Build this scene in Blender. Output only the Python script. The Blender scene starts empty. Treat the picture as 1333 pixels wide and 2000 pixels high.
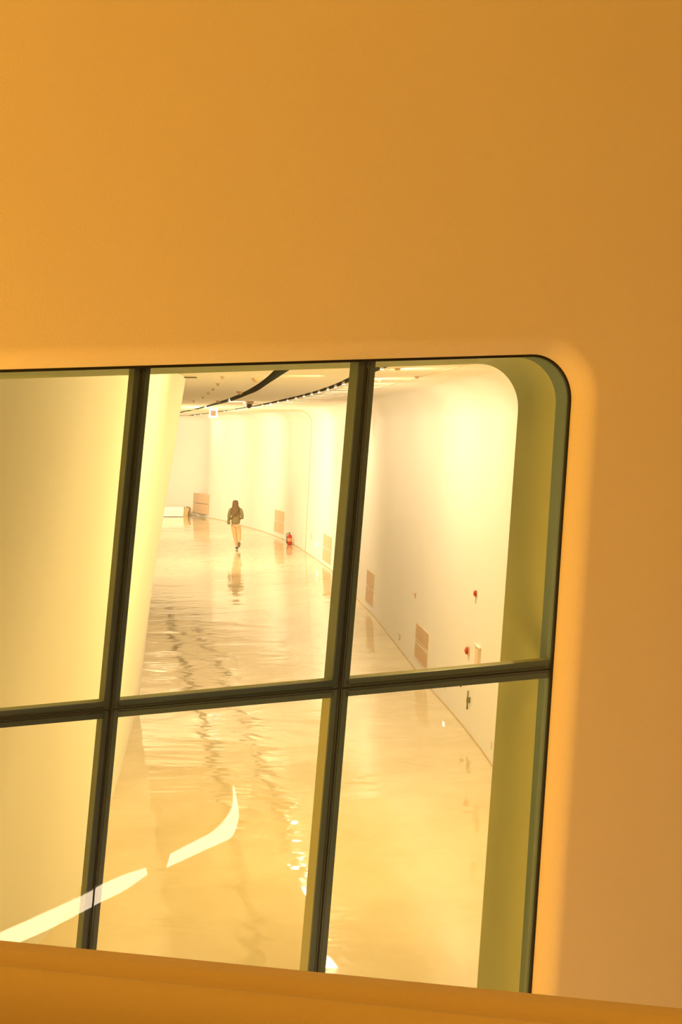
import bpy, bmesh, math, random
from mathutils import Vector, Matrix
random.seed(7)
S = bpy.context.scene
COL = S.collection

# ------------------------------------------------------------------ camera, world, exposure
F = 2600.0                     # focal length in pixels of the 1333x2000 frame
YH = 838.0                     # pixel row of the horizon
H = 4.0                        # eye height above the corridor floor
HC = 0.62                      # corridor ceiling above the eye
PITCH = math.atan((1000 - YH) / F)
cam_d = bpy.data.cameras.new('camera')
cam_d.sensor_fit = 'VERTICAL'; cam_d.sensor_height = 36.0; cam_d.sensor_width = 24.0
cam_d.lens = F / 2000 * 36; cam_d.clip_end = 300; cam_d.clip_start = .05
cam = bpy.data.objects.new('camera', cam_d); COL.objects.link(cam)
cam.location = (0, 0, H); cam.rotation_euler = (math.pi / 2 - PITCH, 0, 0)
S.camera = cam
S.view_settings.view_transform = 'Standard'; S.view_settings.look = 'None'
S.view_settings.gamma = 1; S.view_settings.use_curve_mapping = False
S.view_settings.exposure = 0.0
w = bpy.data.worlds.new('world'); S.world = w; w.use_nodes = True
w.node_tree.nodes['Background'].inputs[0].default_value = (.02, .012, .004, 1)
w.node_tree.nodes['Background'].inputs[1].default_value = 1

def lamp(name, kind, loc, to, power, color, size=1, size_y=None, spot=None, blend=.5):
    d = bpy.data.lights.new(name, kind); d.energy = power; d.color = color
    if kind == 'AREA':
        d.shape = 'RECTANGLE'; d.size = size; d.size_y = size_y or size
    elif kind == 'SPOT':
        d.shadow_soft_size = size; d.spot_size = spot; d.spot_blend = blend
    else: d.shadow_soft_size = size
    o = bpy.data.objects.new(name, d); COL.objects.link(o); o.location = loc
    o.rotation_euler = (Vector(to) - Vector(loc)).to_track_quat('-Z', 'Y').to_euler()
    return o
ORANGE = (1, .455, .058)
YELLOW = (1, .70, .24)         # warmer tint of the added fill spots near the window
PALE = (1, .75, .47)           # slot spotlights and the added fills further in
# near hall: a big uplight low at the left and unseen soft area lights high behind the eye
lamp('hall_light', 'AREA', (-4.3, 2.6, 1.3), (.2, 6.3, 5.2), 300, ORANGE, 1.6, 1.2)
lamp('hall_light', 'AREA', (-2.5, -2.0, 8.1), (-.3, 6, 5.0), 200, ORANGE, 3.5, 2.5)
lamp('hall_light', 'AREA', (3.5, -2.0, 8.1), (2.0, 6.5, 4.5), 125, ORANGE, 3, 2)
# corridor: added unseen fill spots that brighten the walls, floor and far end
SP = math.radians
for (x, y, tx, ty, tz, p, a, c) in ((1.0, 12.2, -2.7, 11.6, .6, 760, 172, YELLOW), (.4, 9.6, 2.2, 12.0, 1.2, 110, 170, YELLOW), (-.2, 15.5, -2.6, 17.2, 1.0, 90, 170, YELLOW),
                          (-2.6, 30, .3, 33, 1.6, 450, 150, PALE), (-4.2, 38, -2.6, 42, 1.6, 950, 150, PALE), (-6.5, 47, -6, 58, 2.2, 2200, 150, PALE),
                          (-9.5, 52, -9.5, 63, 2.2, 2400, 150, PALE), (-10, 42, -12, 60, 1.6, 1500, 150, PALE)):
    lamp('corridor_fill', 'SPOT', (x, y, H + HC - .05), (tx, ty, tz), p, c, .06, None, SP(a), 1.0)
# added fill light hidden low behind the left wall, brightens the far ceiling
lamp('corridor_ceiling_fill', 'AREA', (-8.5, 36, .6), (-3.5, 46, H + HC), 700, PALE, 3, .8)

# ------------------------------------------------------------------ pixel -> place helpers
def ray(px, py):
    d = Vector(((px - 666.5) / F, 1.0, (1000 - py) / F))
    c, s = math.cos(PITCH), math.sin(PITCH)
    return Vector((d.x, d.y * c + d.z * s, -d.y * s + d.z * c))
CAM = Vector((0, 0, H))
def on_z(px, py, z):
    r = ray(px, py); return CAM + r * ((z - H) / r.z)
def fl(px, py): return on_z(px, py, 0)
def ce(px, py, z=None): return on_z(px, py, H + HC if z is None else z)
def at_y(px, py, y):
    r = ray(px, py); return CAM + r * (y / r.y)
ANG = math.radians(22)
U = Vector((math.cos(ANG), math.sin(ANG), 0))
N = Vector((-math.sin(ANG), math.cos(ANG), 0))      # away from the camera
P0 = at_y(215, 1390, 5.5)
def on_win(px, py, t=0.0):
    r = ray(px, py); q = P0 + N * t
    return CAM + r * ((q - CAM).dot(N) / r.dot(N))

# ------------------------------------------------------------------ object helpers
def tag(o, label=None, cat=None, group=None, kind=None):
    if label: o['label'] = label
    if cat: o['category'] = cat
    if group: o['group'] = group
    if kind: o['kind'] = kind
    return o
def empty(name, loc, label=None, cat=None, group=None, kind=None, rz=0):
    o = bpy.data.objects.new(name, None); COL.objects.link(o)
    o.location = loc; o.rotation_euler = (0, 0, rz); o.empty_display_size = .1
    return tag(o, label, cat, group, kind)
def wm(o):
    B = Matrix.LocRotScale(o.location, o.rotation_euler, o.scale)
    return wm(o.parent) @ o.matrix_parent_inverse @ B if o.parent is not None else B
def link(name, bm, m, parent=None, smooth=False, world=True):
    me = bpy.data.meshes.new(name); bmesh.ops.recalc_face_normals(bm, faces=bm.faces)
    bm.to_mesh(me); bm.free()
    if m is not None: me.materials.append(m)
    if smooth:
        for p in me.polygons: p.use_smooth = True
    o = bpy.data.objects.new(name, me); COL.objects.link(o)
    if parent is not None:
        o.parent = parent
        if world:
            M = wm(parent)
            o.matrix_parent_inverse = M.inverted()
    return o
def box(bm, lo, hi, M=None):
    vs = [bm.verts.new(Vector((x, y, z)) if M is None else M @ Vector((x, y, z)))
          for x in (lo[0], hi[0]) for y in (lo[1], hi[1]) for z in (lo[2], hi[2])]
    for f in ((0, 1, 3, 2), (4, 6, 7, 5), (0, 4, 5, 1), (2, 3, 7, 6), (0, 2, 6, 4), (1, 5, 7, 3)):
        bm.faces.new([vs[i] for i in f])
    return bm
def bevel(bm, w, seg=2):
    bmesh.ops.bevel(bm, geom=list(bm.edges), offset=w, segments=seg, affect='EDGES', profile=.6)
    return bm
def tube(bm, pts, r, n=8, cap=True):
    pts = [Vector(p) for p in pts]; rings = []
    rr = r if isinstance(r, (list, tuple)) else [r] * len(pts)
    for i, p in enumerate(pts):
        t = (pts[min(i + 1, len(pts) - 1)] - pts[max(i - 1, 0)]).normalized()
        a = t.orthogonal().normalized() if i == 0 else (a - t * a.dot(t)).normalized()
        b = t.cross(a)
        rings.append([bm.verts.new(p + (a * math.cos(k * 2 * math.pi / n) + b * math.sin(k * 2 * math.pi / n)) * rr[i]) for k in range(n)])
    for i in range(len(rings) - 1):
        for k in range(n):
            bm.faces.new((rings[i][k], rings[i][(k + 1) % n], rings[i + 1][(k + 1) % n], rings[i + 1][k]))
    if cap: bm.faces.new(rings[0][::-1]); bm.faces.new(rings[-1])
    return bm
def lathe(bm, prof, c, n=20, axis=None):
    """prof: (radius, height) pairs around +Z (or around axis)"""
    q = Vector((0, 0, 1)).rotation_difference(Vector(axis).normalized()) if axis is not None else None
    rings = []
    for r, z in prof:
        ring = []
        for k in range(n):
            v = Vector((r * math.cos(k * 2 * math.pi / n), r * math.sin(k * 2 * math.pi / n), z))
            if q: v = q @ v
            ring.append(bm.verts.new(v + Vector(c)))
        rings.append(ring)
    for i in range(len(rings) - 1):
        for k in range(n):
            bm.faces.new((rings[i][k], rings[i][(k + 1) % n], rings[i + 1][(k + 1) % n], rings[i + 1][k]))
    bm.faces.new(rings[0][::-1]); bm.faces.new(rings[-1])
    return bm
def catmull(pts, sub=8):
    out = []; n = len(pts)
    for i in range(n - 1):
        p0, p1, p2, p3 = pts[max(i - 1, 0)], pts[i], pts[i + 1], pts[min(i + 2, n - 1)]
        for k in range(sub):
            t = k / sub
            out.append(.5 * ((2 * p1) + (p2 - p0) * t + (2 * p0 - 5 * p1 + 4 * p2 - p3) * t * t + (3 * p1 - p0 - 3 * p2 + p3) * t ** 3))
    out.append(pts[-1]); return out
def strip(bm, rows, closed=False):
    vr = [[bm.verts.new(p) for p in r] for r in rows]
    n = len(vr[0])
    for i in range(len(vr) - 1):
        for k in range(n if closed else n - 1):
            bm.faces.new((vr[i][k], vr[i][(k + 1) % n], vr[i + 1][(k + 1) % n], vr[i + 1][k]))
    return vr
def interp(tab, x):
    """piecewise-linear table [(x, v)], extrapolated at the ends"""
    for i in range(len(tab) - 1):
        if x <= tab[i + 1][0] or i == len(tab) - 2:
            a, b = tab[i], tab[i + 1]
            return a[1] + (b[1] - a[1]) * (x - a[0]) / (b[0] - a[0])

# ------------------------------------------------------------------ materials
def mat(name, color, rough=.6, metal=0.0, spec=.5, emit=None, estr=0, bump=None, tint=None, coat=0):
    m = bpy.data.materials.new(name); m.use_nodes = True
    nt = m.node_tree; b = nt.nodes['Principled BSDF']
    b.inputs['Base Color'].default_value = (*color, 1)
    b.inputs['Roughness'].default_value = rough; b.inputs['Metallic'].default_value = metal
    b.inputs['Specular IOR Level'].default_value = spec
    b.inputs['Coat Weight'].default_value = coat
    if emit: b.inputs['Emission Color'].default_value = (*emit, 1); b.inputs['Emission Strength'].default_value = estr
    tc = nt.nodes.new('ShaderNodeTexCoord')
    if tint:       # (scale, amount): faint unevenness of the paint
        no = nt.nodes.new('ShaderNodeTexNoise'); no.inputs['Scale'].default_value = tint[0]; no.inputs['Detail'].default_value = 5
        nt.links.new(tc.outputs['Object'], no.inputs['Vector'])
        mx = nt.nodes.new('ShaderNodeMix'); mx.data_type = 'RGBA'
        mx.inputs['A'].default_value = (*[c * (1 - tint[1]) for c in color], 1)
        mx.inputs['B'].default_value = (*[min(1, c * (1 + tint[1])) for c in color], 1)
        nt.links.new(no.outputs['Fac'], mx.inputs['Factor']); nt.links.new(mx.outputs['Result'], b.inputs['Base Color'])
    if bump:       # (scale, strength, distance)
        no = nt.nodes.new('ShaderNodeTexNoise'); no.inputs['Scale'].default_value = bump[0]; no.inputs['Detail'].default_value = 4
        nt.links.new(tc.outputs['Object'], no.inputs['Vector'])
        bp = nt.nodes.new('ShaderNodeBump'); bp.inputs['Strength'].default_value = bump[1]; bp.inputs['Distance'].default_value = bump[2]
        nt.links.new(no.outputs['Fac'], bp.inputs['Height']); nt.links.new(bp.outputs['Normal'], b.inputs['Normal'])
    return m
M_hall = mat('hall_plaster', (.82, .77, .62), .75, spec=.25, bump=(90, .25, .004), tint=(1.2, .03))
M_wall = mat('corridor_paint', (.86, .84, .78), .55, spec=.3, tint=(.8, .02))
M_ceil = mat('ceiling_paint', (.90, .87, .80), .8, spec=.2, tint=(.8, .02))
M_jamb = mat('jamb_paint', (.56, .66, .40), .6, spec=.3, tint=(3, .04))
M_body = mat('mullion_paint', (.48, .56, .40), .55, spec=.3)
M_frame = mat('frame_metal', (.085, .15, .24), .45, spec=.4, bump=(200, .1, .001))
M_frame2 = mat('edge_frame_metal', (.11, .23, .24), .5, spec=.4)
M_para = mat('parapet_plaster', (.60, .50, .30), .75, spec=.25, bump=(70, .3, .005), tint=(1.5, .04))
M_gasket = mat('black_gasket', (.006, .007, .006), .6)
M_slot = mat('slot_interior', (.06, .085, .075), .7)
M_white = mat('white_plastic', (.85, .83, .78), .4)
M_grille = mat('grille_metal', (.80, .64, .46), .5)
M_grille_d = mat('grille_slats', (.72, .53, .34), .5)
M_dark = mat('dark_plastic', (.05, .05, .04), .4)
M_beige = mat('beige_plastic', (.62, .47, .30), .5)
M_red = mat('red_enamel', (.42, .035, .012), .3)
M_redl = mat('red_lens', (.8, .04, .03), .2, emit=(1, .06, .03), estr=.6)
M_lamp = mat('lamp_lens', (1, 1, 1), .3, emit=(1, .86, .6), estr=20)
M_nlamp = mat('night_lamp_lens', (1, 1, 1), .3, emit=(1, .98, .92), estr=3)
M_strip = mat('light_strip_diffuser', (1, .95, .85), .3, emit=(1, .78, .52), estr=18)
M_joint = mat('joint_sealant', (.56, .43, .24), .7)
M_ceiljoint = mat('ceiling_joint_sealant', (.70, .60, .42), .8)
M_steel = mat('brushed_steel', (.45, .45, .4), .35, metal=.6)

def floor_mat():
    m = bpy.data.materials.new('polished_floor'); m.use_nodes = True
    nt = m.node_tree; b = nt.nodes['Principled BSDF']; L = nt.links.new
    tc = nt.nodes.new('ShaderNodeTexCoord')
    mp = nt.nodes.new('ShaderNodeMapping'); mp.inputs['Scale'].default_value = (.45, .35, 1); L(tc.outputs['Object'], mp.inputs['Vector'])
    n1 = nt.nodes.new('ShaderNodeTexNoise'); n1.inputs['Scale'].default_value = 1.6; n1.inputs['Detail'].default_value = 6; n1.inputs['Roughness'].default_value = .6
    L(mp.outputs[0], n1.inputs['Vector'])
    cr = nt.nodes.new('ShaderNodeValToRGB'); cr.color_ramp.elements[0].position = .33; cr.color_ramp.elements[1].position = .68
    cr.color_ramp.elements[0].color = (.60, .50, .30, 1); cr.color_ramp.elements[1].color = (.72, .62, .42, 1)
    L(n1.outputs['Fac'], cr.inputs[0]); L(cr.outputs[0], b.inputs['Base Color'])
    b.inputs['Roughness'].default_value = .05; b.inputs['Specular IOR Level'].default_value = .75
    # undulating surface of the poured resin
    mp2 = nt.nodes.new('ShaderNodeMapping'); mp2.inputs['Scale'].default_value = (.7, 1, 1); L(tc.outputs['Object'], mp2.inputs['Vector'])
    n2 = nt.nodes.new('ShaderNodeTexNoise'); n2.inputs['Scale'].default_value = 1.1; n2.inputs['Detail'].default_value = 3; n2.inputs['Distortion'].default_value = .6
    L(mp2.outputs[0], n2.inputs['Vector'])
    bp = nt.nodes.new('ShaderNodeBump'); bp.inputs['Strength'].default_value = .5; bp.inputs['Distance'].default_value = .035
    L(n2.outputs['Fac'], bp.inputs['Height']); L(bp.outputs['Normal'], b.inputs['Normal'])
    return m
M_floor = floor_mat()
def glass_mat():
    m = bpy.data.materials.new('tinted_glass'); m.use_nodes = True
    nt = m.node_tree; nt.nodes.clear(); L = nt.links.new
    out = nt.nodes.new('ShaderNodeOutputMaterial'); mx = nt.nodes.new('ShaderNodeMixShader')
    tr = nt.nodes.new('ShaderNodeBsdfTransparent'); tr.inputs[0].default_value = (.97, .98, .93, 1)
    gl = nt.nodes.new('ShaderNodeBsdfGlossy'); gl.inputs['Roughness'].default_value = .015; gl.inputs[0].default_value = (1, 1, 1, 1)
    fr = nt.nodes.new('ShaderNodeFresnel'); fr.inputs[0].default_value = 1.5
    L(fr.outputs[0], mx.inputs[0]); L(tr.outputs[0], mx.inputs[1]); L(gl.outputs[0], mx.inputs[2]); L(mx.outputs[0], out.inputs[0])
    return m
M_glass = glass_mat()

# ------------------------------------------------------------------ near hall shell and window wall
def contour(corners, radii, t, seg=14):
    """closed rounded polygon given by pixel corners, laid on the plane window+t"""
    P = [on_win(x, y, 0) for x, y in corners]
    P = [((p - P0).dot(U), p.z) for p in P]; n = len(P); out = []
    for i in range(n):
        p, a, b = Vector(P[i]), Vector(P[i - 1]), Vector(P[(i + 1) % n]); r = radii[i]
        da, db = (a - p).normalized(), (b - p).normalized()
        ang = da.angle(db); k = r / math.tan(ang / 2)
        s, e = p + da * k, p + db * k
        c = p + (da + db).normalized() * (r / math.sin(ang / 2))
        a0 = math.atan2(s.y - c.y, s.x - c.x); a1 = math.atan2(e.y - c.y, e.x - c.x)
        d = (a1 - a0 + math.pi) % (2 * math.pi) - math.pi
        for j in range(seg + 1):
            th = a0 + d * j / seg; out.append((c.x + r * math.cos(th), c.y + r * math.sin(th)))
    return out
def resample(c2, per=None):
    return c2
def place(c2, t): return [Vector((P0.x, P0.y, 0)) + U * u + N * t + Vector((0, 0, z)) for u, z in c2]
def offset(c2, d):
    n = len(c2); out = []
    area = sum(c2[i][0] * c2[(i + 1) % n][1] - c2[(i + 1) % n][0] * c2[i][1] for i in range(n))
    sgn = 1 if area > 0 else -1
    for i in range(n):
        a, b = Vector(c2[i - 1]), Vector(c2[(i + 1) % n]); t = (b - a).normalized()
        out.append((c2[i][0] + sgn * t.y * d, c2[i][1] - sgn * t.x * d))
    return out
# outer edge of the glazing (where gasket meets the plaster)
OUT = [(-520, 737), (1122, 690), (1024, 2150), (-660, 2330)]
RO = [.25, .205, .22, .25]
c_out = contour(OUT, RO, 0)
bm = bmesh.new()
DEP, WID = .12, .085
rows = []
for k in range(11):
    th = k / 10 * math.pi / 2
    rows.append(place(offset(c_out, WID * (1 - math.cos(th))), -DEP * math.sin(th)))
cu = sum(c[0] for c in c_out) / len(c_out); cz = sum(c[1] for c in c_out) / len(c_out)
last = offset(c_out, WID); BX = (-7.6, 9.0, 0.0, 8.5)
def to_rect(u, z):
    du, dz = u - cu, z - cz; s = 1e9
    if du > 1e-6: s = min(s, (BX[1] - cu) / du)
    if du < -1e-6: s = min(s, (BX[0] - cu) / du)
    if dz > 1e-6: s = min(s, (BX[3] - cz) / dz)
    if dz < -1e-6: s = min(s, (BX[2] - cz) / dz)
    return (cu + du * s, cz + dz * s)
rect = [to_rect(*c) for c in last]
for q in ((BX[0], BX[2]), (BX[0], BX[3]), (BX[1], BX[2]), (BX[1], BX[3])):   # snap nearest to true corners
    i = min(range(len(rect)), key=lambda i: (rect[i][0] - q[0]) ** 2 + (rect[i][1] - q[1]) ** 2); rect[i] = q
for k in (.15, .4, 1):
    rows.append(place([(a[0] + (b[0] - a[0]) * k, a[1] + (b[1] - a[1]) * k) for a, b in zip(last, rect)], -DEP))
strip(bm, rows, closed=True)
hall_wall = tag(link('wall_window', bm, M_hall, smooth=True), kind='structure')
def quad(name, pts, m, kind='structure', parent=None):
    bm = bmesh.new(); bm.faces.new([bm.verts.new(p) for p in pts]); return tag(link(name, bm, m, parent), kind=kind)
def pw(u, z=0): p = Vector((P0.x, P0.y, 0)) + U * u - N * DEP; p.z = z; return p
WL, WR = pw(BX[0]), pw(BX[1])
BK = -6.0
quad('wall_left', [WL, (WL.x, BK, 0), (WL.x, BK, 8.5), pw(BX[0], 8.5)], M_hall)
quad('wall_right', [WR, (WR.x, BK, 0), (WR.x, BK, 8.5), pw(BX[1], 8.5)], M_hall)
quad('wall_back', [(WL.x, BK, 0), (WR.x, BK, 0), (WR.x, BK, 8.5), (WL.x, BK, 8.5)], M_hall)
quad('ceiling_hall', [pw(BX[0], 8.5), (WL.x, BK, 8.5), (WR.x, BK, 8.5), pw(BX[1], 8.5)], M_hall)
quad('floor_hall', [pw(BX[0], 0), (WL.x, BK, 0), (WR.x, BK, 0), pw(BX[1], 0)], M_hall)

# parapet the camera looks over
HP = .95
pl, pr = on_z(0, 1835, H - HP), on_z(1333, 1968, H - HP)
pd = (pr - pl).normalized(); pn = Vector((pd.y, -pd.x, 0))        # pn points to the camera
if pn.y > 0: pn = -pn
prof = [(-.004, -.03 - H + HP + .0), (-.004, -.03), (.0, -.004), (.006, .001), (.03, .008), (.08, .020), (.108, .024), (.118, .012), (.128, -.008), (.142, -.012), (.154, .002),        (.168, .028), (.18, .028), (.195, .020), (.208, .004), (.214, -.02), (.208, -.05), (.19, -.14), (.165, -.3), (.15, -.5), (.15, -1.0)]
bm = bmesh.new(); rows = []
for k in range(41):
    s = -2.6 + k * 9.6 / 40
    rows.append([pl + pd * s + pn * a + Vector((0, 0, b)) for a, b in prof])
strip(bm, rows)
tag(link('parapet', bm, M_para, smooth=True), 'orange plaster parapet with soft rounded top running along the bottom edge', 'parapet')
bm = bmesh.new()
a, b = pl + pd * -2.6 + pn * .2, pl + pd * 7 + pn * .2
za = H - HP - .95
for q in ((a, b),):
    c, d = Vector((b.x, BK, 0)), Vector((a.x, BK, 0))
    top = [Vector((p.x, p.y, za)) for p in (a, b, c, d)]; bot = [p - Vector((0, 0, .3)) for p in top]
    vs = [bm.verts.new(p) for p in top + bot]
    bm.faces.new(vs[:4]); bm.faces.new(vs[4:][::-1])
    for i in range(4): bm.faces.new((vs[i], vs[(i + 1) % 4], vs[4 + (i + 1) % 4], vs[4 + i]))
tag(link('floor_walkway', bm, M_hall), kind='structure')

# ------------------------------------------------------------------ window: gasket, frame, reveal, mullions, panes
win = empty('window_1', P0, kind='structure')
bm = bmesh.new()
gi = offset(c_out, -.011)
strip(bm, [place(offset(c_out, .004), .004), place(offset(c_out, .0), -.004), place(gi, -.004), place(gi, .012)], closed=True)
link('gasket', bm, M_gasket, win)
T1, T2 = .15, .55
# middle and inner edges of the reveal, from where they are seen
def contour_t(corners, radii, t):
    P = []
    for (x, y) in corners:
        p = on_win(x, y, t); P.append(((p - P0).dot(U), p.z))
    n = len(P); out = []; seg = 14
    for i in range(n):
        p, a, b = Vector(P[i]), Vector(P[i - 1]), Vector(P[(i + 1) % n]); r = radii[i]
        da, db = (a - p).normalized(), (b - p).normalized(); ang = da.angle(db); k = r / math.tan(ang / 2)
        s, e = p + da * k, p + db * k; c = p + (da + db).normalized() * (r / math.sin(ang / 2))
        a0 = math.atan2(s.y - c.y, s.x - c.x); a1 = math.atan2(e.y - c.y, e.x - c.x)
        d = (a1 - a0 + math.pi) % (2 * math.pi) - math.pi
        for j in range(seg + 1):
            th = a0 + d * j / seg; out.append((c.x + r * math.cos(th), c.y + r * math.sin(th)))
    return out
c_mid = contour_t([(-515, 743), (1092, 696), (1001, 2150), (-655, 2320)], [.25, .21, .22, .25], T1)
c_in = contour_t([(-500, 757), (1019, 708), (917, 2140), (-650, 2240)], [.25, .22, .22, .25], T2)
bm = bmesh.new(); strip(bm, [place(gi, .012), place(c_mid, T1)], closed=True)
link('edge_frame', bm, M_frame2, win, smooth=False)
bm = bmesh.new(); strip(bm, [place(c_mid, T1), place([((a[0] + b[0]) / 2, (a[1] + b[1]) / 2) for a, b in zip(c_mid, c_in)], (T1 + T2) / 2), place(c_in, T2)], closed=True)
link('reveal', bm, M_jamb, win, smooth=True)
# inner face of the window wall, on the corridor side
bm = bmesh.new(); rect2 = [to_rect(*c) for c in c_in]
for q in ((BX[0], BX[2]), (BX[0], BX[3]), (BX[1], BX[2]), (BX[1], BX[3])):
    i = min(range(len(rect2)), key=lambda i: (rect2[i][0] - q[0]) ** 2 + (rect2[i][1] - q[1]) ** 2); rect2[i] = q
strip(bm, [place(c_in, T2), place(rect2, T2)], closed=True)
tag(link('wall_front', bm, M_wall), kind='structure')

FT = .028    # front of the frame bars, just behind the glass
def bar(name, e1, e2, depth):
    """bar between two pixel edges: e1 = ((x,y) start,(x,y) end) of one side, e2 of the other; a dark cover strip sits on the painted body"""
    A = [on_win(*e1[0], FT), on_win(*e1[1], FT)]; B = [on_win(*e2[0], FT), on_win(*e2[1], FT)]
    def prism(prof):
        bm = bmesh.new()
        vr = strip(bm, [[a + (b - a) * k + N * t for k, t in prof] for a, b in zip(A, B)], closed=True)
        bm.faces.new(vr[0]); bm.faces.new(vr[-1][::-1]); return bm
    body = link(name, prism([(.004, .016), (.004, depth), (.996, depth), (.996, .016)]), M_body, win)
    link('cover_strip', prism([(0, .016), (0, 0), (.30, 0), (.32, .006), (.40, .006), (.42, 0), (.60, 0), (.62, .004), (.66, .004), (.68, 0), (1, 0), (1, .016)]), M_frame, body)
MD = .115
MULL = [(((265, 716), (161, 1840)), ((295, 715), (189, 1850))),
        (((704, 703), (604, 1895)), ((735, 702), (636, 1897)))]
def ext(e, k):   # lengthen an edge downward in pixels
    (x0, y0), (x1, y1) = e; s = (x1 - x0) / (y1 - y0)
    return ((x0 + s * -30, y0 - 30), (x1 + s * k, y1 + k))
for l, r in MULL:
    bar('mullion', ext(l, 330), ext(r, 330), MD)
bar('mullion', ((-190, 717), (-310, 2200)), ((-160, 717), (-280, 2200)), MD)
# transoms: one between each pair of mullions
def tr_y(x, top): return (1390 if top else 1422) - (x) * .0933 - (0 if top else -.002 * x)
for x0, x1 in ((-330, 205), (228, 652), (676, 1079)):
    bar('transom', ((x0, tr_y(x0, 1)), (x1, tr_y(x1, 1))), ((x0, tr_y(x0, 0)), (x1, tr_y(x1, 0))), .075)
# panes: clear sheets just in front of the bars with a dark joint between them
def mline(i, y):
    (x0, y0), (x1, y1) = MULL[i][0]; (a0, b0), (a1, b1) = MULL[i][1]
    return ((x0 + a0) / 2 + (y - y0) * ((x1 + a1) / 2 - (x0 + a0) / 2) / (y1 - y0))
G = 1.6
bm_all = []
def pane(c):
    bm = bmesh.new()
    vs = [bm.verts.new(on_win(x, y, .012)) for x, y in c]
    bm.faces.new(vs)
    link('glass_pane', bm, M_glass, win)
trc = lambda x: (tr_y(x, 1) + tr_y(x, 0)) / 2
top_y = lambda x: 722 - .0279 * x + 4
ml = [lambda y: -175 - (y - 717) * .081, lambda y: mline(0, y), lambda y: mline(1, y)]
for i in range(4):
    L_ = ml[i - 1] if i > 0 else None; R_ = ml[i] if i < 3 else None
    for row in (0, 1):
        ya, yb = (700, 1390) if row == 0 else (1390, 2130)
        xl = lambda y: (L_(y) + G) if L_ else -590 - (y - 740) * .08
        xr = lambda y: (R_(y) - G) if R_ else 1113 - (y - 790) * .066
        if row == 0:
            c = [(xl(720), top_y(xl(720))), (xr(720), top_y(xr(720)))]
            if i == 3:      # rounded upper right corner
                c = [(xl(720), top_y(xl(720))), (1030, 697), (1066, 705), (1092, 727), (1107, 757), (1113, 795)]
            yr = trc(xr(1390)) - G; yl = trc(xl(1390)) - G
            c += [(xr(yr), yr), (xl(yl), yl)]
        else:
            yl = trc(xl(1390)) + G; yr = trc(xr(1390)) + G
            c = [(xl(yl), yl), (xr(yr), yr), (xr(2150), 2148), (xl(2180), 2180)]
        pane(c)
# black joints
for i in range(3):
    bm = bmesh.new()
    ya, yb = 718, 2160
    vs = [bm.verts.new(on_win(ml[i](y) + s, y, .010)) for y, s in ((ya, -G), (ya, G), (yb, G), (yb, -G))]
    bm.faces.new(vs); link('joint', bm, M_gasket, win)
for x0, x1 in ((-500, -240), (-232, mline(0, 1390) - 3), (mline(0, 1390) + 3, mline(1, 1345) - 3), (mline(1, 1345) + 3, 1076)):
    bm = bmesh.new()
    vs = [bm.verts.new(on_win(x, trc(x) + s, .0105)) for x, s in ((x0, -G), (x1, -G), (x1, G), (x0, G))]
    bm.faces.new(vs); link('joint', bm, M_gasket, win)

# ------------------------------------------------------------------ corridor shell
ZC = H + HC
BASE = [(365, 1006), (410, 1012), (444, 1019), (485, 1030), (522, 1041), (560, 1056), (597, 1078), (631, 1102), (654, 1120),
        (700, 1172), (730, 1203), (769, 1252), (810, 1305), (841, 1344), (890, 1400), (929, 1449), (964, 1498)]
bp_ = [fl(*p) for p in BASE]
first = [Vector((-17, 66, 0)), Vector((-12.5, 64.5, 0))]
last_ = [Vector((2.0, 12.0, 0)), Vector((2.2, 9.0, 0)), Vector((2.28, 7.5, 0))]
base = catmull(first + bp_ + last_, 6)
def out_n(i):
    t = (base[min(i + 1, len(base) - 1)] - base[max(i - 1, 0)]).normalized()
    return Vector((-t.y, t.x, 0)) if (-t.y) > 0 or t.x > .5 and t.y > -.5 else Vector((-t.y, t.x, 0))
LEAN = .055
def rw(i, z):
    """point of the right wall over base point i at height z (z may run into the cove)"""
    return base[i] + out_n(i) * (LEAN * z) + Vector((0, 0, z))
RC = .45
rows = []
for i in range(len(base)):
    n_ = out_n(i); r = []
    for z in (0, .15, 1, 2, 3, ZC - RC): r.append(rw(i, z))
    c0 = rw(i, ZC - RC) - n_ * RC
    for k in range(1, 9):
        th = k / 8 * math.pi / 2; r.append(c0 + n_ * (RC * math.cos(th)) + Vector((0, 0, RC * math.sin(th))))
    rows.append(r)
bm = bmesh.new(); strip(bm, rows)
tag(link('wall_far_right', bm, M_wall, smooth=True), kind='structure')
# joint along its foot
bm = bmesh.new(); strip(bm, [[base[i] - out_n(i) * .012 + Vector((0, 0, .001)), base[i] - out_n(i) * .008 + Vector((0, 0, .014)), base[i] + out_n(i) * .002 + Vector((0, 0, .016))] for i in range(len(base))])
tag(link('baseboard_right', bm, M_joint), kind='structure')

# left wall: ruled, leaning over the corridor, ending at a rounded edge
LB = [Vector((-3.6, 5.15, 0)), Vector((-2.75, 7.8, 0)), Vector((-2.5, 9.4, 0))] + [fl(*p) for p in ((82, 1837), (156, 1737), (213, 1578), (239, 1494), (260, 1412), (270, 1378))]
eb = fl(270, 1378) - Vector((.03, 0, 0)); et = Vector((at_y(344, 755, eb.y).x, eb.y, ZC))
LT = [Vector((-2.6, 5.55, ZC)), Vector((-1.75, 7.8, ZC)), Vector((-1.62, 9.4, ZC)), Vector((-1.58, 10.6, ZC)), Vector((-1.62, 11.9, ZC)),
      ce(341, 727), Vector((-1.86, 16.0, ZC)), Vector((-2.12, 17.7, ZC)), et]
tail = [Vector((-.03, .14, 0)), Vector((-.14, .32, 0)), Vector((-.6, .7, 0)), Vector((-3, 2.0, 0)), Vector((-9, 6, 0)), Vector((-13.5, 18, 0)), Vector((-15, 46, 0))]
LBc = catmull(LB, 6) + [eb + v for v in tail]; LTc = catmull(LT, 6) + [et + v for v in tail]
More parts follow.
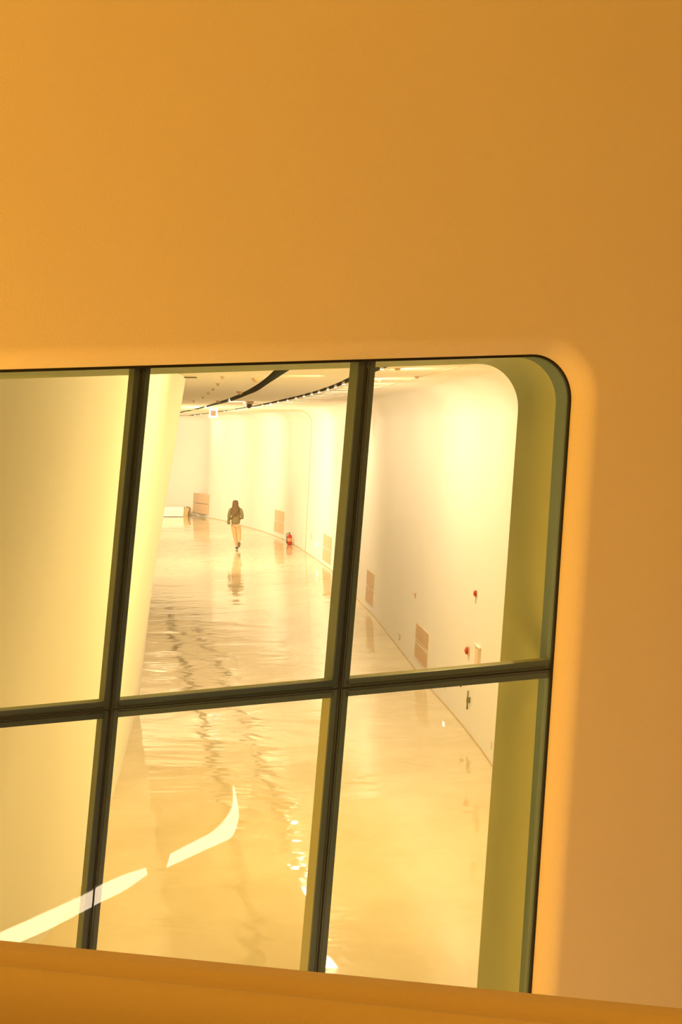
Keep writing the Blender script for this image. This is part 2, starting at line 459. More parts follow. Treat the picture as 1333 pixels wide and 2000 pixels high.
bm = bmesh.new()
strip(bm, [[b.lerp(t, k / 10) for k in range(11)] for b, t in zip(LBc, LTc)])
tag(link('wall_far_left', bm, M_wall, smooth=True), kind='structure')

# floor
bm = bmesh.new(); bm.faces.new([bm.verts.new(p) for p in ((-20, 3.2, 0), (9, 8.6, 0), (9, 20, 0), (9, 70, 0), (-20, 70, 0))])
bm.free(); bm = bmesh.new()
a = Vector((P0.x, P0.y, 0)) + U * -7.5 + N * T2; b = Vector((P0.x, P0.y, 0)) + U * 6 + N * T2
bm.faces.new([bm.verts.new(p) for p in (a, b, (b.x, 70, 0), (-20, 70, 0), (-20, a.y, 0))])
floor = tag(link('floor', bm, M_floor), kind='structure')

# ceiling with two dark slots
A_px = [(342, 806.5, 344, 808.3), (380, 798.5, 386, 799.6), (425, 785.5, 425, 790), (455, 775, 455, 782.5), (479, 764.5, 485, 771), (500, 752.5, 503, 763.5), (520, 738, 525, 749), (539, 720, 570, 720)]
Al = sorted([(ce(a, b).y, ce(a, b).x) for a, b, c, d in A_px]); Ar = sorted([(ce(c, d).y, ce(c, d).x) for a, b, c, d in A_px])
B_top = [(386, 808.8), (433, 802.6), (478, 795.2), (510, 789.5), (556, 779), (605, 767), (651, 751.5), (687, 735), (728, 718), (745, 711)]
B_bot = [(388, 809.8), (433, 804), (478, 797), (510, 792), (556, 783), (605, 771), (651, 758), (687, 744.5), (735, 726), (772, 711)]
Bl = sorted([(ce(*p).y, ce(*p).x) for p in B_top]); Br = sorted([(ce(*p).y, ce(*p).x) for p in B_bot])
def smooth_tab(t):
    v = catmull([Vector((a, b, 0)) for a, b in t], 5); return [(p.x, p.y) for p in v]
Al, Ar, Bl, Br = map(smooth_tab, (Al, Ar, Bl, Br))
def XA(y): return interp(Al, max(y, 11)) , max(interp(Ar, max(y, 11)), interp(Al, max(y, 11)) + .12)
def XB(y): return interp(Bl, max(y, 11)) , max(interp(Br, max(y, 11)), interp(Bl, max(y, 11)) + .12)
ys = [5.0 + k * .5 for k in range(112)] 
bm = bmesh.new(); bmA = bmesh.new(); bmB = bmesh.new(); rl = [[], [], []]; sa = []; sb = []
for y in ys:
    a0, a1 = XA(y); b0, b1 = XB(y)
    a1 = min(a1, b0 - .03) if b0 - .03 > a0 + .02 else a1
    b0 = max(b0, a1 + .02); b1 = max(b1, b0 + .1)
    z = ZC
    def V3(x, zz=0): return Vector((x, max(y, P0.y + (x - P0.x) * math.tan(ANG) + T2 / math.cos(ANG)), z + zz))
    rl[0].append([V3(-20) if y > 6 else V3(-6), V3(a0)]); rl[1].append([V3(a1), V3(b0)]); rl[2].append([V3(b1), V3(4.5)])
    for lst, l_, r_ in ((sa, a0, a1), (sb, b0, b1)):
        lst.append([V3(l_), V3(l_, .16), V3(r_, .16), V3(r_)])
for r in rl: strip(bm, r)
tag(link('ceiling', bm, M_ceil), kind='structure')
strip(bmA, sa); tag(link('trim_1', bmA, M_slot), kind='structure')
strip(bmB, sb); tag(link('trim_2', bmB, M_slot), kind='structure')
# far end closing wall (mostly behind the left wall)
quad('wall_far', [(-20, 66.5, 0), (2, 66.5, 0), (2, 66.5, ZC), (-20, 66.5, ZC)], M_wall)

# section joint that runs up the right wall, round the cove and over the ceiling
i0 = min(range(len(base)), key=lambda i: (base[i] - fl(597, 1078)).length)
n_ = out_n(i0); path = [rw(i0, z) - n_ * .003 for z in (0.01, 1, 2, 3, ZC - RC)]
c0 = rw(i0, ZC - RC) - n_ * RC
for k in range(1, 9):
    th = k / 8 * math.pi / 2; path.append(c0 + n_ * ((RC - .004) * math.cos(th)) + Vector((0, 0, (RC - .004) * math.sin(th))))
path.append(path[-1] + Vector((-2.5, -.6, 0))); path.append(path[-1] + Vector((-7, -1.5, 0)))
bm = bmesh.new(); tube(bm, path, .018, 6); tag(link('trim_3', bm, M_joint), kind='structure')
bm = bmesh.new(); tube(bm, [ce(x, y) for x, y in ((605, 784), (668, 773), (735, 757), (830, 733), (914, 711))], .006, 6)
tag(link('trim_4', bm, M_ceiljoint), kind='structure')

# ------------------------------------------------------------------ things on and under the ceiling
def wall_at_px(px):
    """index of the right-wall base point that is seen at pixel column px"""
    def col(p): return 666.5 + F * p.x / (p.y * math.cos(PITCH) + (H - p.z) * math.sin(PITCH))
    return min(range(len(base) - 12), key=lambda i: abs(col(base[i]) - px))
def wall_hit(px, py):
    """point of the leaning right wall seen at a pixel: (point, outward normal, tangent towards the far end)"""
    r = ray(px, py); best = None
    for i in range(len(base) - 1):
        t = (base[i + 1] - base[i]); tl = t.length; t.normalize(); n2 = Vector((-t.y, t.x, 0))
        up = (Vector((0, 0, 1)) + n2 * LEAN).normalized(); nn = t.cross(up)
        den = r.dot(nn)
        if abs(den) < 1e-6: continue
        s = (base[i] - CAM).dot(nn) / den
        if s <= 0: continue
        p = CAM + r * s; q = p - n2 * (LEAN * p.z); k = (q - base[i]).dot(t)
        if -.02 * tl <= k <= 1.02 * tl and -0.2 < p.z < ZC:
            if best is None or s < best[0]: best = (s, p, n2, t, up)
    return best[1:]
def wall_frame(px, py):
    p, n2, t, up = wall_hit(px, py)
    nn = t.cross(up).normalized()
    if nn.dot(CAM - p) < 0: nn = -nn
    x = up.cross(nn).normalized()            # x to the viewer's right
    M = Matrix((x, up, nn)).transposed().to_4x4(); M.translation = p
    return M                                   # local: x right, y up, z out of the wall
# spotlights along the right edge of the second slot
sp = [(360, 812), (386, 809), (433, 803), (453, 800), (476, 796), (508, 791), (524, 788), (540, 785), (556, 781), (572, 777), (590, 773), (605, 769), (619, 765), (634, 760), (651, 755), (668, 749), (697, 739), (746, 719)]
names = []
def make_spot():
    r = empty('slot_spotlight', (0, 0, 0))
    bm = bmesh.new(); lathe(bm, [(.028, .0), (.042, -.008), (.048, -.07), (.044, -.075)], (0, 0, .055), 14)
    link('housing', bm, M_white, r, True, False)
    bm = bmesh.new(); lathe(bm, [(.040, 0), (.036, -.006)], (0, 0, -.021), 14); link('lens', bm, M_lamp, r, False, False)
    return r
proto = None
def copy_tree(o, parent=None):
    c = o.copy(); COL.objects.link(c)
    if parent is not None: c.parent = parent
    for ch in list(o.children): copy_tree(ch, c)
    return c
for i, (px, py) in enumerate(sp):
    p = ce(px, py); y = min(p.y, 56)
    if i == 0: y = 59
    x = XB(y)[1] - .03
    if proto is None: proto = o = make_spot()
    else: o = copy_tree(proto)
    o.location = (x, y, ZC + .0); o.scale = (.5, .5, .6)
    o['category'] = 'spotlight'; o['group'] = 'spotlights along the dark ceiling slot'
    pos = ('farthest of the row, beside the left wall edge' if i == 0 else 'nearest of the row, right of the right mullion' if i == len(sp) - 1
           else 'half hidden behind the top of the right mullion' if i == len(sp) - 2 else None)
    ords = ['first', 'second', 'third', 'fourth', 'fifth', 'sixth', 'seventh', 'eighth', 'ninth', 'tenth', 'eleventh', 'twelfth', 'thirteenth', 'fourteenth', 'fifteenth', 'sixteenth', 'seventeenth', 'eighteenth']
    o['label'] = 'small bright slot spotlight, ' + (pos or ords[i] + ' of the row counted from the far end')
    # its beam washes the right wall
    t = Vector((x, y, 0)); j = min(range(len(base)), key=lambda j: (base[j] - t).length)
    tgt = rw(j, 3.3)
    tn = (base[min(j + 1, len(base) - 1)] - base[j]).normalized()
    lamp('slot_spotlight_beam', 'AREA', (x + .02, y, ZC - .09), rw(j, 1.7) - tn * .5, (1, .6, 1.25, .75, .95)[i % 5] * (24 if i == 17 else (46, 66, 38, 68, 36)[i % 5] if y < 20 else 23 if y < 34 else 13 if i < 2 else 34), PALE, .12, .12)

# small round downlights in a row
dl = [(434.7, 734.8), (425.7, 748.7), (416.4, 758.8), (407, 767), (396.5, 775), (378.5, 782.8)]
dlab = ['nearest and highest in view', 'second from the window', 'third from the window', 'fourth from the window', 'fifth from the window', 'farthest and lowest in view']
p0 = None
for (px, py), lb in zip(dl, dlab):
    c = ce(px, py)
    if p0 is None:
        p0 = o = empty('sprinkler_head', c)
        bm = bmesh.new(); lathe(bm, [(.035, 0), (.03, -.008)], (0, 0, 0), 14); link('escutcheon', bm, M_beige, o, False, False)
        bm = bmesh.new(); lathe(bm, [(.01, -.008), (.012, -.02), (.02, -.028), (.02, -.032)], (0, 0, 0), 10); link('deflector', bm, M_beige, o, False, False)
    else:
        o = copy_tree(p0); o.location = c
    tag(o, 'tiny brown sprinkler head in the slanting ceiling row, ' + lb, 'sprinkler', 'sprinkler heads in a row')
# larger ceiling units beside the first slot
su = [(501, 738.7, 'nearest of the three left of the wide slot'), (469, 764.5, 'middle one of three left of the wide slot'), (427, 782.5, 'farthest of three left of the wide slot')]
p0 = None
for px, py, lb in su:
    c = ce(px, py)
    if p0 is None:
        p0 = o = empty('smoke_detector', c)
        bm = bmesh.new(); lathe(bm, [(.06, 0), (.055, -.02)], (0, 0, 0), 16); link('base', bm, M_beige, o, False, False)
        bm = bmesh.new(); lathe(bm, [(.04, -.02), (.035, -.04), (.015, -.05)], (0, 0, 0), 16); link('sensor', bm, M_joint, o, False, False)
    else: o = copy_tree(p0); o.location = c
    tag(o, 'small brownish smoke detector under the ceiling, ' + lb, 'smoke detector', 'smoke detectors beside the slot')
for (px, py, lb) in ((777, 719, 'upper one right of the right mullion'), (814.6, 734.6, 'lower one right of the right mullion'), (743, 742, 'just beside the right mullion')):
    o = copy_tree(p0); o.location = ce(px, py); o.scale = (.6, .6, .6)
    tag(o, 'tiny smoke detector under the ceiling, ' + lb, 'smoke detector', 'smoke detectors by the right mullion')
# linear air diffuser
c = ce(363.5, 735); o = empty('air_diffuser', c, 'short dark linear air diffuser in the ceiling near the left wall', 'air vent')
bm = bmesh.new(); box(bm, (-.14, -.12, -.012), (.14, .12, 0)); link('frame', bm, M_ceiljoint, o, False, False)
bm = bmesh.new()
for k in range(3): box(bm, (-.12, -.09 + k * .07, -.018), (.12, -.05 + k * .07, -.012))
link('slot', bm, M_slot, o, False, False)
# dome camera
c = ce(486, 784); o = empty('dome_camera', c, 'dark dome security camera on a pale ceiling bracket between the slots', 'camera')
bm = bmesh.new(); lathe(bm, [(.12, 0), (.12, -.05), (.1, -.06)], (0, 0, 0), 18); link('mount', bm, M_beige, o, True, False)
bm = bmesh.new(); lathe(bm, [(.085, -.06), (.08, -.1), (.055, -.14), (.02, -.155)], (0, 0, 0), 18); link('dome', bm, M_dark, o, True, False)
# illuminated sign
c = at_y(417, 807, 38.0); hw, hh = .115, .12
o = empty('hanging_sign', (c.x, c.y, ZC), 'small square lit sign with white border and pinkish centre hanging from ceiling', 'sign')
bm = bmesh.new(); zc = c.z - ZC
box(bm, (-hw, -.03, zc - hh), (hw, .03, zc + hh)); bevel(bm, .008)
M_sign = mat('sign_border', (1, 1, 1), .4, emit=(1, .97, .97), estr=1.6)
M_signc = mat('sign_face', (.50, .33, .20), .6, emit=(1, .6, .4), estr=.12)
link('lit_border', bm, M_sign, o, False, False)
bm = bmesh.new(); box(bm, (-.075, -.034, zc - .075), (.075, -.028, zc + .075)); link('face', bm, M_signc, o, False, False)
bm = bmesh.new(); tube(bm, [(0, 0, zc + hh - .01), (0, 0, 0)], .008, 6); link('hanger', bm, M_beige, o, False, False)

# ------------------------------------------------------------------ wall grilles
def grille(px0, py0, px1, py1, label):
    """pixel box of the grille: top-left .. bottom-right columns along the wall"""
    xc = (px0 + px1) / 2; yc = (py0 + py1) / 2
    a = wall_hit(px0, yc)[0]; b = wall_hit(px1, yc)[0]; wd = Vector((a.x - b.x, a.y - b.y, 0)).length
    ta = wall_hit(xc, py0)[0]; tb = wall_hit(xc, py1)[0]; ht = abs(ta.z - tb.z)
    M = wall_frame(xc, yc); M.translation = (wall_hit(px0, yc)[0] + wall_hit(px1, yc)[0]) / 2
    xa = Vector((b.x - a.x, b.y - a.y, 0)).normalized(); up = M.col[1].to_3d(); nn = xa.cross(up).normalized(); up = nn.cross(xa)
    M = Matrix((xa, up, nn)).transposed().to_4x4(); M.translation = (a + b) / 2 + nn * .004
    o = empty('wall_grille', M.translation, label, 'wall grille', 'two-part grilles low on the white wall')
    o.rotation_euler = M.to_euler()
    fw = .02
    for s in (-1, 1):
        lo, hi = (-ht / 2, -.012) if s < 0 else (.012, ht / 2)
        bm = bmesh.new()
        box(bm, (-wd / 2, lo, 0), (wd / 2, lo + fw, .012)); box(bm, (-wd / 2, hi - fw, 0), (wd / 2, hi, .012))
        box(bm, (-wd / 2, lo + fw, 0), (-wd / 2 + fw, hi - fw, .012)); box(bm, (wd / 2 - fw, lo + fw, 0), (wd / 2, hi - fw, .012))
        box(bm, (-wd / 2 + fw, lo + fw, -.0), (wd / 2 - fw, hi - fw, .003))
        pnl = link('panel', bm, M_grille, o, False, False)
        bm = bmesh.new(); n = 12
        for k in range(n):
            y = lo + fw + (hi - lo - 2 * fw) * (k + .5) / n
            box(bm, (-wd / 2 + fw, y - .006, .003), (wd / 2 - fw, y + .006, .011))
        link('slats', bm, M_grille_d, pnl, False, False)
    return o
grille(378, 964, 410, 1003, 'square beige grille on the far wall, left of the walking person')
grille(537, 997, 556, 1041, 'beige grille on the far wall just left of the red extinguisher')
grille(632, 1045, 648, 1099, 'beige grille low on the wall just left of the right mullion')
grille(717, 1115, 731, 1181, 'beige grille low on the wall just right of the right mullion')
grille(813, 1224, 838, 1299, 'largest beige slatted grille low on the right wall, nearest the transom')

# ------------------------------------------------------------------ other wall fittings
def wall_thing(name, px, py, label, cat, group=None):
    M = wall_frame(px, py); o = empty(name, M.translation, label, cat, group); o.rotation_euler = M.to_euler(); return o
# floor-level night lights
for k, (px, py, lb) in enumerate(((620, 1063, 'small glowing white night light low on the wall left of the right mullion'),
                                  (870, 1336, 'small white night light low on the right wall behind the transom'))):
    o = wall_thing('night_light', px, py, lb, 'light')
    bm = bmesh.new(); s_ = .7 if k == 0 else .5
    box(bm, (-.16 * s_, -.10 * s_, 0), (.16 * s_, .10 * s_, .015)); link('plate', bm, M_white, o, False, False)
    bm = bmesh.new(); box(bm, (-.13 * s_, -.075 * s_, .015), (.13 * s_, .075 * s_, .022)); link('lens', bm, M_nlamp, o, False, False)
def sounder(px, py, r, m, label):
    o = wall_thing('alarm_sounder', px, py, label, 'alarm')
    bm = bmesh.new(); lathe(bm, [(r * .9, 0), (r * .9, .01)], (0, 0, 0), 16); link('base', bm, M_beige, o, False, False)
    bm = bmesh.new(); lathe(bm, [(r * .75, .01), (r, .015), (r * .8, .035), (r * .35, .045)], (0, 0, 0), 16); link('dome', bm, m, o, True, False)
    bm = bmesh.new(); tube(bm, [(0, -r * .8, .012), (0, -r * 3, .012)], .006, 6); link('cable', bm, M_beige, o, False, False)
sounder(932, 1159, .045, M_red, 'small reddish alarm sounder high on the right wall near the reveal')
sounder(813, 1160, .026, M_grille_d, 'tiny brown alarm sounder on the right wall above the largest grille')
# manual call point with sounder, red
o = wall_thing('fire_call_point', 917, 1271, 'bright red fire call point above the transom at the right', 'fire alarm')
bm = bmesh.new(); box(bm, (-.09, -.06, 0), (.05, .06, .02)); bevel(bm, .004); link('back_plate', bm, M_grille_d, o, False, False)
bm = bmesh.new(); lathe(bm, [(.045, .02), (.05, .035), (.045, .05)], (0, 0, 0), 16); link('button_housing', bm, M_red, o, True, False)
bm = bmesh.new(); lathe(bm, [(.026, .05), (.02, .062)], (0, 0, 0), 12); link('lens', bm, M_redl, o, True, False)
o = wall_thing('control_panel', 935, 1284, 'beige wall cabinet right of the red call point above the transom', 'cabinet')
bm = bmesh.new(); box(bm, (-.16, -.14, 0), (.14, .13, .02)); bevel(bm, .004); link('body', bm, M_grille, o, False, False)
bm = bmesh.new(); box(bm, (.10, -.13, .02), (.13, .11, .024)); link('edge_strip', bm, M_joint, o, False, False)
bm = bmesh.new(); box(bm, (-.20, .135, 0), (.16, .15, .035)); link('hood', bm, M_white, o, False, False)
o = wall_thing('socket_plate', 781, 1244, 'tiny beige socket plate left of the largest grille', 'socket')
bm = bmesh.new(); box(bm, (-.10, -.05, 0), (.10, .05, .012)); link('plate', bm, M_beige, o, False, False)
bm = bmesh.new(); box(bm, (-.06, -.03, .012), (.06, .03, .016)); link('outlet', bm, M_white, o, False, False)
o = wall_thing('socket_plate', 609, 1047, 'faint socket plate just right of the vertical wall joint', 'socket')
bm = bmesh.new(); box(bm, (-.08, -.08, 0), (.08, .08, .012)); link('plate', bm, M_beige, o, False, False)
bm = bmesh.new(); box(bm, (-.04, -.04, .012), (.04, .04, .016)); link('outlet', bm, M_white, o, False, False)
# door pull below the transom
def pull(px, y0, y1, label):
    o = wall_thing('pull_handle', px, (y0 + y1) / 2, label, 'handle')
    a = wall_hit(px, y0)[0].z; b = wall_hit(px, y1)[0].z; h = abs(a - b) / 2
    M_p = M_pull
    bm = bmesh.new(); tube(bm, [(0, -h, .035), (0, h, .035)], .011, 8); link('bar', bm, M_p, o, True, False)
    bm = bmesh.new(); box(bm, (-.014, -h * .30, 0), (.014, h * .30, .05)); bevel(bm, .003); link('bracket', bm, M_p, o, False, False)
M_pull = mat('olive_metal', (.22, .21, .08), .5)
pull(919, 1348, 1387, 'thin olive vertical pull handle on the wall right of centre below the transom')
pull(905.5, 1334, 1342, 'very short dark handle just under the transom at the right')
# small vertical stencilled marks near the reveal
o = wall_thing('wall_marks_plate', 961, 1456, 'tiny plate with brown marks at the foot of the wall beside the reveal', 'plate')
bm = bmesh.new(); box(bm, (-.04, -.06, 0), (.04, .06, .002)); link('plate', bm, M_wall, o, False, False)
bm = bmesh.new()
for x, y, w2, h2 in ((-.02, .035, .008, .006), (-.022, .015, .006, .005), (-.024, -.02, .005, .016), (.018, .01, .004, .03), (.012, -.035, .005, .012)):
    box(bm, (x - w2, y - h2, .002), (x + w2, y + h2, .004))
link('marks', bm, M_joint, o, False, False)

# fire extinguisher
c = fl(566, 1064); o = empty('fire_extinguisher', (c.x, c.y, 0), 'red fire extinguisher standing on the floor against the far wall', 'fire extinguisher')
bm = bmesh.new(); lathe(bm, [(.07, 0), (.085, .01), (.088, .03), (.088, .27), (.08, .31), (.055, .345), (.03, .355), (.028, .37)], (0, 0, 0), 22); link('cylinder', bm, M_red, o, True, False)
bm = bmesh.new(); lathe(bm, [(.028, .37), (.03, .40), (.015, .41)], (0, 0, 0), 14); link('valve', bm, M_steel, o, True, False)
bm = bmesh.new(); box(bm, (-.015, -.09, .405), (.015, .03, .415)); box(bm, (-.015, -.10, .43), (.015, .03, .44)); box(bm, (-.015, .015, .40), (.015, .03, .44)); link('handle', bm, M_dark, o, False, False)
bm = bmesh.new(); tube(bm, catmull([Vector(v) for v in ((-.01, 0, .39), (-.07, -.01, .40), (-.105, -.02, .33), (-.1, -.02, .2), (-.1, -.02, .12))], 5), .011, 8); link('hose', bm, M_dark, o, True, False)
bm = bmesh.new(); lathe(bm, [(.012, .02), (.02, -.06)], (-.1, -.02, .12), 10); link('nozzle', bm, M_dark, o, True, False)
bm = bmesh.new(); lathe(bm, [(.0885, .12), (.0890, .13), (.0890, .22), (.0885, .23)], (0, 0, 0), 22); link('label_band', bm, mat('label_paper', (.75, .3, .12), .6), o, True, False)

# low bench at the far left
c = fl(361, 1007); c = c * ((c.y - .9) / c.y); yb = c.y
o = empty('low_bench', (c.x, yb, 0), 'low pale bench with a curved dark end at the far left end', 'bench')
sc = yb / F
def bx2(px): return (px - 361) * sc
bm = bmesh.new(); rows = []
zt = 19.5 * sc
for x in (-4.5, -3, bx2(330), bx2(345), bx2(355), bx2(359)):
    rows.append([Vector((x, 0, .02)), Vector((x, .0, zt * .55)), Vector((x, .06, zt * .62)), Vector((x, .10, zt * .96)), Vector((x, .16, zt)), Vector((x, .45, zt)), Vector((x, .5, .02))])
vr = strip(bm, rows, closed=True); bm.faces.new(vr[-1]); bm.faces.new(vr[0])
link('seat_block', bm, M_wall, o, False, False)
bm = bmesh.new(); pr2 = []
for x, dz in ((bx2(358.2), 0), (bx2(361), -.0), (bx2(364), -.03), (bx2(367), -.08)):
    pr2.append([Vector((x, -.02, 0)), Vector((x + .02, -.02, (zt + dz) * .6)), Vector((x + .08, 0, zt + dz - .03)), Vector((x + .1, .2, zt + dz)), Vector((x + .1, .45, zt + dz)), Vector((x, .5, 0))])
vr = strip(bm, pr2, closed=True); bm.faces.new(vr[-1]); bm.faces.new(vr[0])
link('end_panel', bm, mat('bench_end', (.42, .32, .14), .5), o, False, False)
bm = bmesh.new(); box(bm, (-4.5, .03, 0), (bx2(358), .48, .022)); link('shadow_gap_base', bm, M_dark, o, False, False)  # dark colour stands in for the shadow gap under the seat

# ------------------------------------------------------------------ light strip put off the parapet's far side, shaped for its reflection in the glass
def reflect_to_fascia(px, py):
    g = on_win(px, py, .012); r = ray(px, py).normalized(); d = r - N * (2 * r.dot(N))
    q = pl - pn * .03                      # plane just off the parapet's outer face
    s = (q - g).dot(pn) / d.dot(pn); return g + d * s
up_e = [[(-120, 1878), (0, 1823), (85, 1785), (172, 1745), (195, 1731), (240, 1711), (285, 1696)], [(335, 1668), (360, 1655), (390, 1640), (412, 1628), (429, 1614), (444, 1597), (453, 1581), (457, 1562), (456, 1535)]]
lo_e = [[(-80, 1892), (51, 1835), (110, 1808), (176, 1773), (199, 1761), (245, 1738), (288, 1708)], [(327, 1694), (360, 1679), (390, 1665), (412, 1655), (432, 1646), (455, 1632), (466, 1600), (465, 1575), (458, 1536)]]
lb2 = ['long straight glowing light strip mirrored in the lower left glass', 'curved glowing light strip mirrored in the glass, right of the left mullion']
for u_, l_, lb in zip(up_e, lo_e, lb2):
    A = catmull([reflect_to_fascia(*p) for p in u_], 4); B = catmull([reflect_to_fascia(*p) for p in l_], 4)
    o = empty('light_strip', A[len(A) // 2], lb, 'light')
    bm = bmesh.new(); rows = [[a, b] for a, b in zip(A, B)]
    strip(bm, [[a, b, b + pn * .006, a + pn * .006] for a, b in rows], closed=True); link('diffuser', bm, M_strip, o)
    bm = bmesh.new(); strip(bm, [[a + (a - b) * .06 + pn * .008, b + (b - a) * .06 + pn * .008, b + (b - a) * .06 + pn * .024, a + (a - b) * .06 + pn * .024] for a, b in rows], closed=True)
    link('backing_tray', bm, M_white, o)

# ------------------------------------------------------------------ the walking person, seen from behind
def skin_mesh(name, verts, edges, root, m, parent, sub=2, M=None):
    me = bpy.data.meshes.new(name + '_skeleton')
    me.from_pydata([v[:3] for v in verts], edges, [])
    ob = bpy.data.objects.new(name + '_skeleton', me); COL.objects.link(ob)
    md = ob.modifiers.new('s', 'SKIN'); md.use_smooth_shade = True
    for i, v in enumerate(verts):
        sv = me.skin_vertices[0].data[i]; r = v[3]
        sv.radius = r if isinstance(r, tuple) else (r, r); sv.use_root = (i == root)
    sd = ob.modifiers.new('d', 'SUBSURF'); sd.levels = sub; sd.render_levels = sub
    dg = bpy.context.evaluated_depsgraph_get(); dg.update()
    nm = bpy.data.meshes.new_from_object(ob.evaluated_get(dg), depsgraph=dg)
    bpy.data.objects.remove(ob); nm.name = name
    nm.materials.clear(); nm.materials.append(m)
    for p in nm.polygons: p.use_smooth = True
    o = bpy.data.objects.new(name, nm); COL.objects.link(o); o.parent = parent; return o
c = fl(464, 1073); PS = 1.0
per = empty('person', (c.x, c.y, 0), 'person with long brown hair in khaki jacket and pale trousers walking away', 'person', rz=.08)
M_skin = mat('skin', (.72, .42, .26), .55); M_hair = mat('brown_hair', (.13, .075, .028), .6, bump=(60, .5, .01))
M_jack = mat('khaki_jacket', (.19, .155, .07), .8, bump=(25, .4, .01)); M_trou = mat('pale_trousers', (.60, .38, .20), .8, bump=(20, .3, .008))
M_shoe = mat('dark_shoes', (.07, .06, .03), .5); M_bag = mat('olive_bag', (.17, .135, .06), .7); M_sole = mat('shoe_sole', (.12, .10, .05), .6)
# local frame: x right, y = walking direction (away), z up. Left foot planted, right foot lifted behind.
V = []; E = []
def add(x, y, z, r, p=None):
    V.append((x, y, z, r)); i = len(V) - 1
    if p is not None: E.append((p, i))
    return i
pel = add(-.05, 0, .86, (.125, .10))
sp1 = add(-.05, .01, 1.02, (.105, .085), pel); ch = add(-.052, .02, 1.20, (.13, .095), sp1); nb = add(-.055, .02, 1.36, (.075, .065), ch)
nk = add(-.055, .025, 1.43, .045, nb); hd0 = add(-.055, .035, 1.50, (.07, .08), nk); hd1 = add(-.055, .035, 1.57, (.07, .085), hd0); add(-.055, .03, 1.615, (.04, .05), hd1)
nose = add(-.055, .125, 1.51, .012, hd0)
for s in (-1, 1):
    e_ = add(-.055 + s * .078, .03, 1.515, .012, hd0)
    sh = add(-.055 + s * .15, .015, 1.34, .05, nb); el = add(-.055 + s * .205, -.03, 1.07, .038, sh)
    wr = add(-.055 + s * .15, .17, .99 if s > 0 else 1.0, .026, el)
    pm = add(-.055 + s * .125, .235, .995, (.018, .036), wr)
    for k in range(4):
        a = add(-.055 + s * (.118 - .004 * k), .285, 1.02 - k * .02, .009, pm); b_ = add(-.055 + s * (.095), .31 - .004 * k, 1.018 - k * .02, .008, a); add(-.055 + s * .07, .305 - .004 * k, 1.016 - k * .02, .007, b_)
    a = add(-.055 + s * .115, .22, 1.035, .010, wr); add(-.055 + s * .09, .25, 1.05, .009, a)
hl = add(-.115, 0, .80, .085, pel); kl = add(-.075, .06, .46, .058, hl); al = add(-.015, .0, .09, .036, kl); tl = add(-.02, .14, .035, .03, al)
hr = add(.02, 0, .80, .085, pel); kr = add(.055, .03, .47, .058, hr); ar = add(.055, -.22, .27, .036, kr); tr_ = add(.05, -.25, .12, .028, ar)
skin_mesh('body', V, E, 0, M_skin, per)
# trousers
V = []; E = []
p0_ = add(-.05, 0, .90, (.145, .115)); a = add(-.118, 0, .78, .105, p0_); b_ = add(-.08, .055, .46, .078, a); c_ = add(-.03, .015, .24, .066, b_); add(-.018, .0, .12, .062, c_)
a = add(.022, 0, .78, .105, p0_); b_ = add(.055, .03, .47, .08, a); c_ = add(.058, -.1, .37, .07, b_); add(.056, -.20, .285, .064, c_)
skin_mesh('trousers', V, E, 0, M_trou, per)
# jacket with three-quarter sleeves
V = []; E = []
p0_ = add(-.05, .0, .765, (.178, .135)); w_ = add(-.05, .01, 1.05, (.15, .115), p0_); h_ = add(-.052, .015, 1.22, (.165, .12), w_); g_ = add(-.055, .015, 1.36, (.10, .085), h_); add(-.055, .02, 1.41, (.062, .06), g_)
for s in (-1, 1):
    a = add(-.055 + s * .165, .01, 1.33, .068, g_); b_ = add(-.055 + s * .205, -.01, 1.18, .066, a); d_ = add(-.055 + s * .222, -.03, 1.06, .062, b_); add(-.055 + s * .205, .05, 1.03, .055, d_)
skin_mesh('jacket', V, E, 0, M_jack, per)
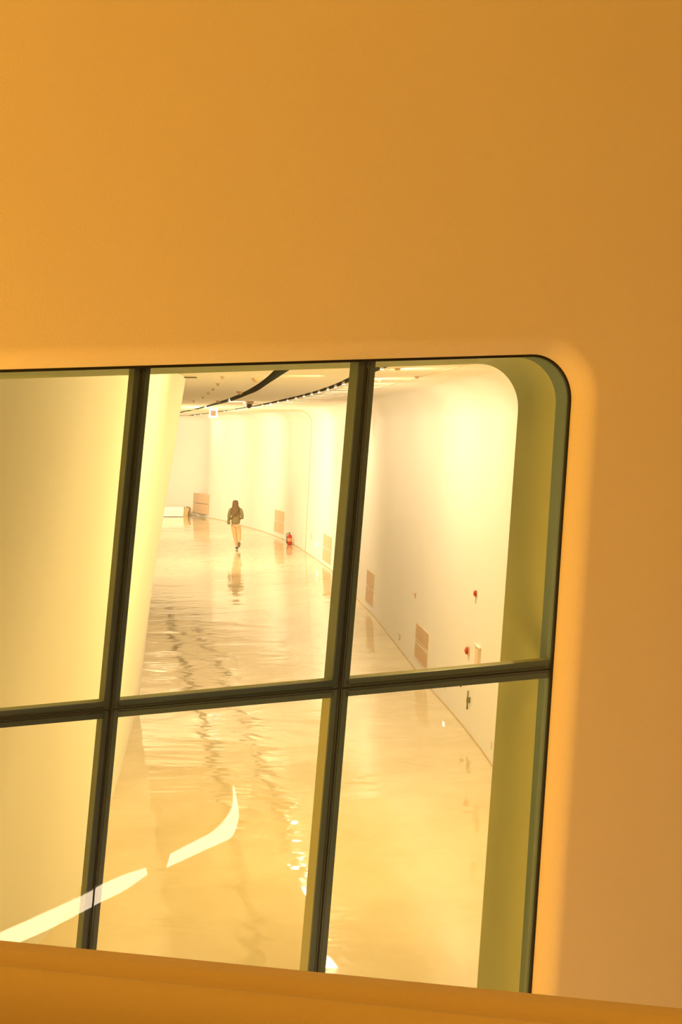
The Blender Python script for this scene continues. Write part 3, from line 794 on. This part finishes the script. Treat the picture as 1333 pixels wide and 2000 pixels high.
# hair: a cap over the skull falling to the middle of the back
HR = [(1.640, .02, .030, .030), (1.630, .02, .062, .065), (1.600, .015, .086, .090), (1.555, .008, .094, .094), (1.50, -.005, .098, .088), (1.44, -.030, .108, .072),
      (1.37, -.058, .120, .056), (1.30, -.082, .118, .046), (1.23, -.094, .100, .038), (1.17, -.100, .074, .032), (1.12, -.102, .040, .024), (1.10, -.102, .012, .010)]
bm = bmesh.new(); rings = []
for z, y, rx, ry in HR:
    rings.append([bm.verts.new((-.057 + rx * math.cos(a) * (1 + .05 * math.sin(7 * a + z * 20)), y + ry * math.sin(a) * (1 + .05 * math.sin(9 * a)), z)) for a in [k * 2 * math.pi / 28 for k in range(28)]])
for i in range(len(rings) - 1):
    for k in range(28): bm.faces.new((rings[i][k], rings[i][(k + 1) % 28], rings[i + 1][(k + 1) % 28], rings[i + 1][k]))
bm.faces.new(rings[0]); bm.faces.new(rings[-1][::-1])
link('hair', bm, M_hair, per, True, False)
# shoes
V = []; E = []
a = add(-.015, -.03, .062, (.056, .062)); b_ = add(-.017, .08, .05, (.056, .046), a); add(-.02, .17, .042, (.046, .036), b_)
sh1 = skin_mesh('shoe', V, E, 0, M_shoe, per)
V = []; E = []
a = add(.056, -.235, .27, (.052, .05)); b_ = add(.054, -.262, .185, (.056, .042), a); add(.05, -.262, .10, (.044, .032), b_)
sh2 = skin_mesh('shoe', V, E, 0, M_shoe, per)
bm = bmesh.new(); box(bm, (.018, -.322, .10), (.090, -.300, .27)); bevel(bm, .012, 2)
so = link('sole', bm, M_sole, sh2, False, False)
# shoulder bag with its strap across the back
bg = empty('shoulder_bag', (c.x, c.y, 0), 'olive shoulder bag with dark strap hanging at the left side of the walking person', 'bag', rz=.08)
bm = bmesh.new(); box(bm, (-.335, -.06, .84), (-.235, .17, 1.0)); bevel(bm, .025, 3); link('pouch', bm, M_bag, bg, True, False)
bm = bmesh.new(); tube(bm, catmull([Vector(v) for v in ((-.27, -.05, .99), (-.20, -.125, 1.06), (-.10, -.150, 1.20), (0.0, -.135, 1.33), (.06, -.06, 1.405), (.065, .02, 1.41))], 5), .016, 8)
link('strap', bm, M_bag, bg, True, False)
